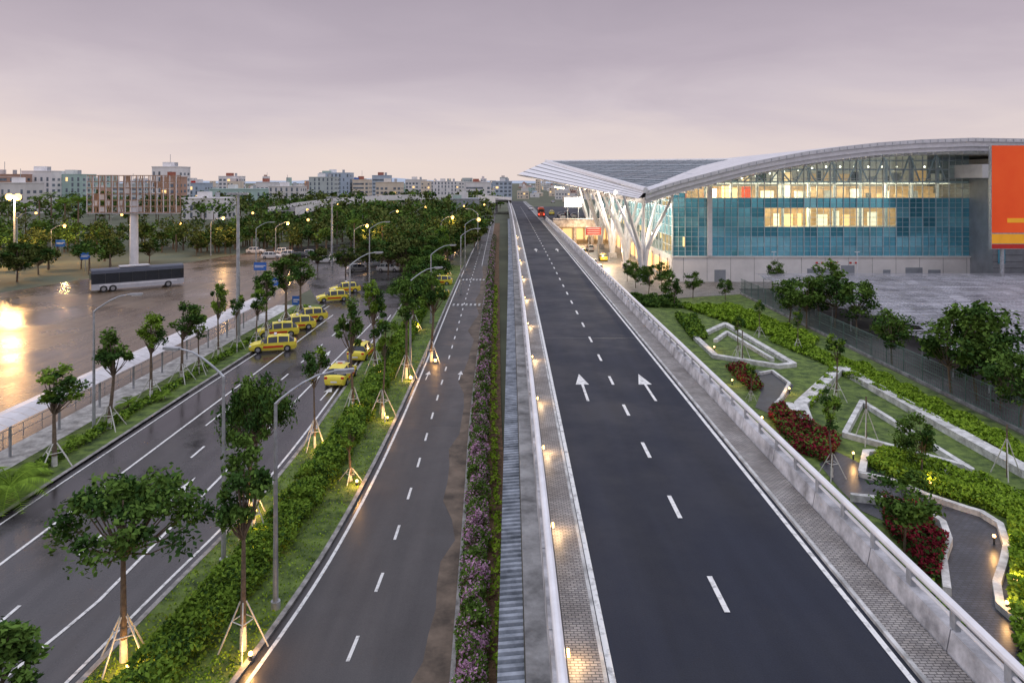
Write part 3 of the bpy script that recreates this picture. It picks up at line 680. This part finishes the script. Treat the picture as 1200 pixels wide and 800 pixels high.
for i in range(60):
    x=prof[0][0]+2+i*1.25
    if x>95: break
    zt_=float(np.interp(x,[p[0] for p in prof],[p[2] for p in prof])); mb.box(x-.05,x+.05,Ye+1.2,Y0,zt_-2.5,zt_-2.12,'steelw'); mb.box(x-.03,x+.03,Ye-.04,Ye+.0,zt_-.55,zt_-.1,'wallg')
mb.obj('arched_roof',T)
A=PY(757,223,117); A2=PY(748,233,117); B=PY(606,204.5,232); C=PY(640,189,236); D=PY(872,187,150); 
mb=MB()
def lerp(p,q,t): return tuple(p[i]+(q[i]-p[i])*t for i in range(3))
n=30
for i in range(n):
    t,u=i/n,(i+1)/n
    c0,c1=lerp(C,A,t),lerp(C,A,u); b0,b1=lerp(B,A2,t),lerp(B,A2,u)
    for j in range(5):
        s0,s1=j/5,(j+1)/5-.04
        mb.face([lerp(c0,b0,s1),lerp(c1,b1,s1),lerp(c1,b1,s0),lerp(c0,b0,s0)],'steelw')
        if j<4: mb.face([lerp(c0,b0,s1),lerp(c1,b1,s1),lerp(c1,b1,s1+.04),lerp(c0,b0,s1+.04)],'dark')
E0=(X0+1,Ye+3,16.8); E1=(X0+1,240,16.8)
for i in range(n):
    t,u=i/n,(i+1)/n
    mb.face([lerp(B,A2,t),lerp(E1,E0,t),lerp(E1,E0,u),lerp(B,A2,u)],'steelw')
    p,q=lerp(B,A2,t),lerp(E1,E0,t); mb.tube([(p[0],p[1],p[2]-.2),(q[0],q[1],q[2]-.2)],.12,'steelw',5,False)
mb.obj('canopy_fascia',T)
mb=MB(); mb.face([A,D,C],'sky_glass')
nn=16
for i in range(1,nn):
    t=i/nn
    p,q=lerp(A,C,t),lerp(D,C,t); mb.tube([(p[0],p[1],p[2]+.06),(q[0],q[1],q[2]+.06)],.05,'wallg',4)
    p,q=lerp(A,C,t),lerp(A,D,t); mb.tube([(p[0],p[1],p[2]+.06),(q[0],q[1],q[2]+.06)],.05 if i%4 else .16,'wallg',4)
mb.tube([A,D],.45,'steelw',6); mb.tube([C,D],.35,'steelw',6); mb.tube([C,A],.55,'steelw',6)
mb.obj('skylight',T)
mb=MB()
for i,y in enumerate((127,146,166,188,212)):
    t=(y-117)/115; zt_=15.3+t*3.5
    for dx,dy in ((-4.5,-6),(4,-6),(-4.5,6),(4,6),(0,-1)):
        mb.tube([(23.5,y,0),(23.5+dx*.15,y+dy*.15,6),(23.5+dx,y+dy,zt_)],[.42,.42,.2],'steelw',8)
    mb.box(22.6,24.4,y-.9,y+.9,0,1.2,'conc')
mb.obj('v_columns',T)
mb=MB(); mb.box(11.2,X0,200,330,5.0,5.985,'conc'); mb.box(10.2,X0,216,330,5.985,6.0,'ramp'); mb.box(11.5,X0,200.5,216,5.985,6.0,'paver'); mb.box(11.6,X0,200,200.4,5.985,7.0,'conc')
mb.tube([(11.6,200.2,7.3),(X0,200.2,7.3)],.1,'steelw')
for x in np.arange(13,28,5): mb.tube([(x,203,0),(x,203,5)],.5,'conc',10)
mb.obj('departure_platform',T)
for x,y,k,r_ in ((16,224,'w',90),(16,236,'s',90),(20,230,'w',90),(14,250,'t',90),(19,246,'d',90),(11,268,'w',90),(12,285,'s',90)): put('taxi' if k=='t' else 'parked_car',CM[k],(x,y,6.02),math.radians(r_))
for x,y,k,r_ in ((17,140,'w',90),(17,150,'s',92),(20.5,160,'t',90),(17,172,'t',90),(20,182,'w',90)): put('taxi' if k=='t' else 'parked_car',CM[k],(x,y,.07),math.radians(r_))
mb=MB()
for y in range(130,235,9): 
    for x in (19 if y<190 else 14,22,26): mb.ball((x,y,16.0),.28,'e_ceil')
mb.obj('canopy_downlights',T)
for y in (132,160,200): point((21,y,12.5),4500,(1,.86,.68),.5,T)
def board(px0,px1,py0,py1,Y,k,name,leg=True):
    a=PY(px0,py0,Y); b2=PY(px1,py1,Y); e=empty(name,(a[0],Y,0)); mb=MB(); w=b2[0]-a[0]
    mb.box(0,w,-.1,.3,b2[2],a[2],'steelg'); mb.box(.15,w-.15,-.16,-.11,b2[2]+.15,a[2]-.15,k)
    if k=='red':
        for q in (.3,.55,.8): mb.box(w*.12,w*.88,-.2,-.165,b2[2]+(a[2]-b2[2])*q-.08,b2[2]+(a[2]-b2[2])*q+.06,'steelw')
    if leg:
        for x in (w*.2,w*.8): mb.tube([(x,.1,6 if b2[2]>6 and Y>=200 else 0),(x,.1,b2[2])],.12,'steelg')
    mb.obj('board',e)
board(661,682,231,243,202,'e_white','lit_advertising_panel'); board(686,705,266,276,160,'red','direction_board')
point((20,150,3),2500,(1,.6,.3),.5,T); point((26,124,9),900,(1,.75,.5),.5,T); point((19,196,3.5),2500,(1,.6,.3),.5,T)
mb=MB()
for i in range(12):
    y=129+i*7; mb.box(28.3,28.45,y,y+4.6,.6,3.4,'e_win'); mb.box(28.2,28.3,y-.3,y,0,4,'dark')
for x in np.arange(12,28,3.4): mb.box(x,x+2.6,214,214.2,.4,3.6,'e_win'); 
mb.box(11.8,28.4,214.3,214.6,0,5,'wallw'); mb.obj('arrivals_shopfronts',T)
a=PY(1161,170,112); b2=PY(1161,292,112); e=empty('orange_billboard',(a[0],112,0)); mb=MB(); H0,H1=b2[2],a[2]
mb.box(0,22,-.1,.5,H0,H1,'steelg'); mb.box(.1,21.9,-.14,-.11,H0+2.6,H1-.1,'orange'); mb.box(.1,21.9,-.14,-.11,H0+.9,H0+2.4,'byel'); mb.box(.1,21.9,-.14,-.11,H0+.1,H0+.8,'red')
mb.box(2.5,5.5,-.18,-.15,H0+4.2,H0+4.9,'byel')
for x in (2,11,20): mb.tube([(x,.3,0),(x,.3,H0)],.3,'steelg',10)
mb.obj('panel',e)

# ---------------- garden (right) ----------------
mb=MB(); mb.prism([(11.6,8),(36,8),(36,118),(11.6,118)],0,.05,'grass'); mb.obj('garden_lawn')
mb=MB(); mb.prism([(11.6,118),(110,118),(110,126),(11.6,126)],0,.06,'kerb'); mb.prism([(11.6,126),(28.5,126),(28.5,260),(11.6,260)],0,.058,'paver'); mb.obj('terminal_apron_pavement')
mb=MB(); mb.prism([(37,8),(170,8),(170,118),(37,118)],0,.02,'serv'); mb.obj('car_park_surface')
def gp(l): return [G(a,b)[:2] for a,b in l]
def path(l,name='garden_path',k='paverd',z=.075):
    mb=MB(); mb.prism(gp(l),0,z,k); mb.obj(name)
path([(868,432),(905,436),(930,452),(925,462),(905,487),(885,478),(892,460),(880,448)])
path([(1040,560),(1095,588),(1160,604),(1195,640),(1188,740),(1215,800),(1060,830),(1090,740),(1110,690),(1100,640),(1010,600),(985,575),(960,545),(980,530)])
path([(700,330),(860,330),(870,345),(760,352)],'plaza_pavement','paver')
def wall(l,w=.45,h=.42,name='planter_wall'):
    P=[Vector(G(a,b)[:2]) for a,b in l]; mb=MB()
    for i,(p,q) in enumerate(zip(P[:-1],P[1:])):
        d=(q-p).normalized(); nn_=Vector((-d.y,d.x))*w/2
        mb.prism([tuple(p-nn_),tuple(q-nn_),tuple(q+nn_),tuple(p+nn_)],0,h+.003*i,'wallp')
        mb.tube([(q.x,q.y,0),(q.x,q.y,h+.0015*i+.001)],w/2,'wallp',10)
    mb.obj(name)
wall([(815,398),(850,382),(930,430),(912,432),(838,420),(815,398)],.6)
wall([(838,402),(852,392),(905,424)],.4)
wall([(945,500),(938,480),(985,435),(1205,560)],.95,.55)
wall([(945,500),(925,480)],.7,.5)
wall([(1135,553),(990,513),(1010,475),(1138,556)],.36)
wall([(1010,560),(1015,535),(1040,535),(1110,560)],.42)
wall([(1110,700),(1105,660),(1112,640),(1105,620),(1085,606),(1035,592),(1000,588)],.32,.45)
wall([(1168,690),(1176,665),(1180,645),(1172,620),(1150,606),(1130,600),(1085,585),(1045,568),(1010,560)],.32,.35)
wall([(890,440),(905,437),(925,452),(915,470),(905,480)],.25,.3)
wall([(1168,690),(1172,715),(1200,740)],.32,.35)
def shrub(l,h,k,dens,ls,name='hedge',k2=None,fr=.3):
    P=np.array(gp(l)); mb=MB(); mn,mx=P.min(0),P.max(0)
    n=int((mx-mn).prod()*dens); rg=np.random.RandomState(n%999); X=rg.random((n,2))*(mx-mn)+mn
    ins=np.zeros(n,bool); j=len(P)-1
    for i in range(len(P)):
        c=((P[i,1]>X[:,1])!=(P[j,1]>X[:,1]))&(X[:,0]<(P[j,0]-P[i,0])*(X[:,1]-P[i,1])/(P[j,1]-P[i,1]+1e-9)+P[i,0]); ins^=c; j=i
    X=X[ins]; n=len(X); hh=h*(.7+.3*np.sin(X[:,0]*2.1)*np.sin(X[:,1]*1.7)); Z=.08+hh*(1-rg.random(n)**2)
    C=np.column_stack([X,Z]); t=rg.random(n)<(fr if k2 else 0)
    mb.leaves(C[~t],np.full((~t).sum(),ls),k,rng=rg)
    if k2: mb.leaves(C[t],np.full(t.sum(),ls),k2,rng=rg)
    mb.obj(name)
shrub([(1015,548),(1035,528),(1110,552),(1205,590),(1205,618),(1130,592),(1060,570)],.8,'leafY',330,.11,'lime_hedge','leafB')
shrub([(945,470),(985,425),(1010,430),(1205,530),(1205,552),(985,440),(950,480)],.7,'leafY',260,.13,'lime_hedge','leafB')
shrub([(1180,600),(1210,600),(1230,740),(1185,700)],.8,'leafY',300,.11,'lime_hedge','leafB')
shrub([(1180,690),(1230,740),(1230,830),(1205,820),(1185,740)],.8,'leafB',300,.11,'lime_hedge','leafY')
shrub([(900,490),(915,478),(985,520),(970,545),(930,530)],.8,'leafR',220,.12,'crimson_shrub_bed','leafA',.45)
shrub([(1035,592),(1085,608),(1112,645),(1100,690),(1070,660),(1035,620)],.9,'leafR',300,.11,'crimson_shrub_bed','leafD',.4)
shrub([(850,432),(872,432),(895,455),(880,462)],.7,'leafR',160,.14,'crimson_shrub_bed','leafA',.45)
shrub([(790,372),(815,372),(830,398),(812,400)],.8,'leafB',120,.18,'shrub_bed','leafD',.4)
shrub([(795,360),(860,360),(960,400),(950,410),(850,378)],.7,'leafY',90,.2,'lime_hedge','leafB')
shrub([(1090,690),(1110,720),(1140,760),(1110,790),(1080,740)],.7,'leafB',300,.11,'shrub_bed','leafD',.4)
shrub([(900,400),(930,395),(1000,432),(985,436)],.4,'leafB',80,.18,'shrub_bed','leafY',.4)
shrub([(700,345),(790,352),(800,362),(740,360)],.9,'leafA',60,.22,'shrub_bed','leafD',.4)
for px,py,s,k in ((790,360,1.0,'G'),(812,350,.9,'G'),(905,340,1.0,'G'),(850,352,.7,'G'),(980,470,.9,'S'),(1060,650,.9,'G'),(975,560,.85,'S'),(1080,560,.8,'G'),(865,420,.75,'S'),(935,410,.7,'S'),(1145,470,1.75,'G'),(1115,465,1.6,'G'),(1172,480,1.3,'G'),(945,385,1.4,'G'),(978,385,1.7,'G'),(1004,392,1.4,'G'),(925,378,1.2,'G'),(1045,430,1.2,'G'),(760,345,1.0,'G'),(745,338,.9,'G'),(775,340,1.0,'G'),(735,330,.8,'G'),(880,470,.5,'S'),(890,395,.7,'S'),(960,372,1.2,'G'),(1195,500,1.2,'G')):
    x,y,_=G(px,py); put('garden_tree',R.choice(TM[k]),(x,y,.05),R.random()*6,None,s*.95)
for px,py in ((1015,520),(870,425),(1180,560)):
    x,y,_=G(px,py); mb=MB()
    for k in range(3):
        a=k*2.09; mb.tube([(math.cos(a)*.9,math.sin(a)*.9,0),(0,0,2.4)],.035,'lime',5)
    mb.tube([(0,0,0),(0,0,3.2)],.05,'bark',6); mb.obj('tree_stake_tripod',None,(x,y,.05))
for px,py in ((837,412),(858,452),(1067,603),(1190,692),(1165,640),(1000,540),(925,462),(1180,720),(893,497),(1090,575)):
    x,y,_=G(px,py); e=empty('garden_light',(x,y,.1)); mb=MB(); mb.tube([(0,0,0),(0,0,.35)],.05,'dark'); mb.ball((0,0,.42),.08,'e_warm'); mb.obj('bollard',e); point((0,0,.75),42,(1,.55,.19),.08,e)
mb=MB(); xf=36.5
for y in np.arange(30,114,3.0): mb.tube([(xf,y,0),(xf,y,2.5)],.05,'fence',6)
for z in (.3,1.3,2.4): mb.tube([(xf,30,z),(xf,113,z)],.03,'fence',5)
for y in np.arange(30,113,.3): mb.box(xf-.012,xf+.012,y-.014,y+.014,.1,2.4,'fence')
for z in np.arange(.4,2.4,.3): mb.box(xf-.01,xf+.01,30,113,z-.01,z+.01,'fence')
mb.box(xf-.15,xf+.15,30,113,0,.25,'concd'); mb.obj('chain_link_fence')
for r in range(12):
    y=58+r*4.9; x0=40.0+(3 if r in (3,4) else 0); cp=MB(); x=x0
    while x<125:
        for (ya,za,yb,zb2) in ((y,2.35,y+2.2,2.7),(y+2.2,2.7,y+4.4,2.4)):
            cp.face([(x,ya,za),(x+1.9,ya,za),(x+1.9,yb,zb2),(x,yb,zb2)],'roofm' if R.random()<.9 else 'roofl')
            for q in (.4,.9,1.4): cp.face([(x+q,ya,za+.03),(x+q+.1,ya,za+.03),(x+q+.1,yb,zb2+.03),(x+q,yb,zb2+.03)],'roofl')
        x+=2.0
    for x in np.arange(x0+.5,125,6): cp.tube([(x,y+2.1,0),(x,y+2.1,2.65)],.07,'steelg',6)
    for q in (.0,1.1,2.2,3.3,4.4): cp.box(x0,125,y+q-.05,y+q+.05,2.74,2.82,'roofl')
    cp.obj('carport_roof')
for x in (60,64,75,79): put('parked_car',CM[R.choice('wsw')],(x,122,.07),math.radians(90*R.choice([0,2])))
for x in (44,58,90): 
    e=empty('street_lamp',(x,119,0)); mb=MB(); mb.tube([(0,0,0),(0,0,6)],[.08,.05],'steelw'); mb.box(-.4,.4,-.1,.1,6,6.12,'steelw'); mb.obj('pole',e)

# ---------------- city ----------------
cols=[(.70,.68,.66),(.50,.55,.55),(.72,.62,.50),(.42,.50,.60),(.48,.30,.23),(.80,.78,.78),(.42,.56,.52)]  # mostly pale walls, distance haze put into the colours
for i,c in enumerate(cols): M['b%d'%i]=mat('city_wall_%d'%i,c,.8,scale=.1,var=.1)
M['bwin']=mat('city_window',(.14,.17,.21),.25,scale=.2,var=.5)
def bldg(px0,px1,ptop,Y,k,name='apartment_building',fl=3.4,dep=15,roof=None):
    a=PY(px0,ptop,Y); b2=PY(px1,ptop,Y); w=b2[0]-a[0]; H=max(4,a[2]); mb=MB(); mb.box(0,w,0,dep,0,H,k,roof or 'wallg')
    mb.box(-.2,w+.2,-.25,dep+.2,H,H+.5,k); nf=int(H/fl); st=R.choice('prv')
    if w>8: mb.box(w*.3,w*.3+min(5,w*.3),3,8,H+.5,H+3.2,R.choice(['b0','b5','redtile']))
    if w>14: mb.tube([(w*.75,5,H+.5),(w*.75,5,H+3)],1.1,'steelg',8)
    if R.random()<.2: mb.box(w*.1,w*.4,-.2,0.0,H+.5,H+2.0,R.choice(['red','blue','b6']))
    if R.random()<.4: mb.tube([(w*.5,6,H),(w*.5,6,H+8)],.15,'steelg',4)
    nw=max(2,int(w/3.2))
    for f in range(nf):
        if st!='v': mb.box(0,w,-.12,-.0,f*fl+fl-.2,f*fl+fl-.02,'b5')
        if st=='r': mb.box(w*.04,w*.7,-.06,.02,f*fl+1,f*fl+2.5,'bwin')
        for q in range(nw):
            if st=='r' and q<nw*.7: continue
            if R.random()<.2: continue
            x=w*(q+.2)/nw; kk='e_win' if R.random()<.05 else 'bwin'; mb.box(x,x+w/nw*(.35 if st=='v' else .6),-.06,.02,f*fl+.8,f*fl+(3.2 if st=='v' else 2.6),kk)
        for q in range(3): mb.box(-.06,.02,dep*(q+.2)/3,dep*(q+.7)/3,f*fl+1,f*fl+2.6,'bwin'); mb.box(w-.02,w+.06,dep*(q+.2)/3,dep*(q+.7)/3,f*fl+1,f*fl+2.6,'bwin')
    mb.obj(name,None,(a[0],Y,0))
for a in [(-30,24,205,420,'b4'),(25,60,201,430,'b5'),(62,96,205,440,'b6'),(0,30,215,380,'b0'),(178,210,196,430,'b5'),(188,205,208,400,'b4'),(213,262,233,330,'b5','warehouse'),(245,312,222,480,'b6','office_building'),
          (315,352,219,470,'b0','office_building'),(300,320,214,560,'b5'),(362,392,208,560,'b1'),(374,410,203,600,'b3'),(413,432,211,600,'b2'),(256,280,207,620,'b5'),(222,240,215,560,'b3'),(130,172,216,520,'b1','office_building'),
          (436,456,206,650,'b3'),(545,575,214,600,'b5','office_building'),(440,470,214,560,'b2'),(475,498,211,700,'b0'),(505,540,213,720,'b5'),(580,600,213,650,'b3'),(528,560,234,310,'wallg','control_building')]:
    bldg(*a)
mb=MB()
for i in range(560):
    Y=560+1500*R.random()**.8; px=R.uniform(-150,760); x=(px-600)/F*Y; H=R.choice([4,5,6,6,7,8,9,10,12,17,22])*R.uniform(.8,1.2); w=R.uniform(5,15); k=R.choice(['b0','b5','b5','b1','b2','b3','b6','b4'])
    mb.box(x,x+w,Y,Y+12,0,H,k,R.choice(['wallg','redtile','b5']))
    if R.random()<.3: mb.box(x+w*.2,x+w*.6,Y+2,Y+8,H,H+2.5,R.choice(['b0','b5','b4']))
    z=1.2
    while z<H-1.5:
        q=x+.6
        while q<x+w-1.5: 
            if R.random()<.7: mb.box(q,q+1.4,Y-.08,Y,z,z+1.4,'bwin' if R.random()<.93 else 'e_win')
            q+=2.8
        z+=3.3
mb.obj('distant_city')
hills=MB(); rgh=np.random.RandomState(3); N=80; hs=np.convolve(rgh.random(N+8),np.ones(9)/9,'valid')*60
for i in range(N-1):
    x0=-3200+i*80; hills.face([(x0,5000,0),(x0+80,5000,0),(x0+80,5300,max(0,hs[i+1]*1.5-20)),(x0,5300,max(0,hs[i]*1.5-20))],'b3')
hills.obj('distant_hills')
mb=MB(); pts=[(330,250),(360,243),(400,237),(450,233),(500,231.5),(560,232.5),(590,236)]
W=[Vector(G(a,b2,7)) for a,b2 in pts]; fine=[]
for i in range(len(W)-1):
    for k in range(4): fine.append(W[i].lerp(W[i+1],k/4))
fine.append(W[-1])
for p,q in zip(fine[:-1],fine[1:]):
    d=(q-p).normalized(); n_=Vector((-d.y,d.x,0))*4.5
    a,b2,c,d2=p-n_,q-n_,q+n_,p+n_
    mb.face([(a.x,a.y,7.6),(b2.x,b2.y,7.6),(c.x,c.y,7.6),(d2.x,d2.y,7.6)],'serv')
    for u,v in ((a,b2),(d2,c)): mb.face([(u.x,u.y,6.0),(v.x,v.y,6.0),(v.x,v.y,9.0),(u.x,u.y,9.0)],'wallw')
    mb.tube([(p.x,p.y,0),(p.x,p.y,6.1)],.8,'conc',8)
mb.obj('overpass')

# ---------------- world, sun, camera ----------------
w=bpy.data.worlds.new("World"); bpy.context.scene.world=w; w.use_nodes=True; n=w.node_tree.nodes; l=w.node_tree.links
bg=n["Background"]; SE,SR_=math.radians(8),math.radians(-60)
sk=n.new("ShaderNodeTexSky"); sk.sky_type='NISHITA'; sk.sun_disc=False; sk.sun_elevation=SE; sk.sun_rotation=SR_
b1=n.new("ShaderNodeVectorMath"); b1.operation='SCALE'; b1.inputs[3].default_value=.006; l.new(sk.outputs[0],b1.inputs[0])
tc=n.new("ShaderNodeTexCoord"); sp=n.new("ShaderNodeSeparateXYZ"); l.new(tc.outputs["Generated"],sp.inputs[0])
mp=n.new("ShaderNodeMapping"); mp.inputs["Scale"].default_value=(1,1,4.5); mp.inputs["Rotation"].default_value=(.0,.15,0); l.new(tc.outputs["Generated"],mp.inputs[0])
nz=n.new("ShaderNodeTexNoise"); nz.inputs["Scale"].default_value=2.4; nz.inputs["Detail"].default_value=7; nz.inputs["Roughness"].default_value=.55; nz.inputs["Distortion"].default_value=.4; l.new(mp.outputs[0],nz.inputs["Vector"])
ad=n.new("ShaderNodeMath"); ad.operation='MULTIPLY_ADD'; ad.inputs[1].default_value=.18; l.new(nz.outputs["Fac"],ad.inputs[0])
sb=n.new("ShaderNodeMath"); sb.operation='SUBTRACT'; sb.inputs[1].default_value=.09; l.new(sp.outputs["Z"],sb.inputs[0]); l.new(sb.outputs[0],ad.inputs[2])
cr=n.new("ShaderNodeValToRGB"); e=cr.color_ramp.elements; e[0].position=0; e[0].color=(.80,.68,.64,1); e[1].position=1; e[1].color=(1.05,1.08,1.26,1)
for p,c in ((.045,(.745,.64,.635)),(.10,(.61,.53,.58)),(.17,(.49,.42,.485)),(.28,(.385,.33,.395)),(.42,(.58,.56,.66)),(.6,(.98,.99,1.14))):
    q=e.new(p); q.color=(*c,1)
l.new(ad.outputs[0],cr.inputs[0])
av=n.new("ShaderNodeVectorMath"); av.operation='ADD'; l.new(cr.outputs[0],av.inputs[0]); l.new(b1.outputs[0],av.inputs[1])
l.new(av.outputs[0],bg.inputs[0]); bg.inputs[1].default_value=1.0
sd=bpy.data.lights.new('sun','SUN'); sd.energy=.5; sd.angle=math.radians(15); sd.color=(1,.88,.8); so=bpy.data.objects.new('sun',sd); bpy.context.scene.collection.objects.link(so)
dv=Vector((math.sin(SR_)*math.cos(SE),math.cos(SR_)*math.cos(SE),math.sin(SE))); so.rotation_euler=dv.to_track_quat('Z','Y').to_euler()
cd=bpy.data.cameras.new('camera'); cam=bpy.data.objects.new('camera',cd); bpy.context.scene.collection.objects.link(cam); bpy.context.scene.camera=cam
cam.location=(0,0,CAMH); cam.rotation_euler=(math.radians(90),0,0); cd.sensor_width=36; cd.lens=F/1200*36; cd.shift_y=-188/1200; cd.clip_end=12000; cd.clip_start=.1
bpy.context.scene.view_settings.view_transform='Standard'; bpy.context.scene.view_settings.look='None'; bpy.context.scene.view_settings.exposure=0
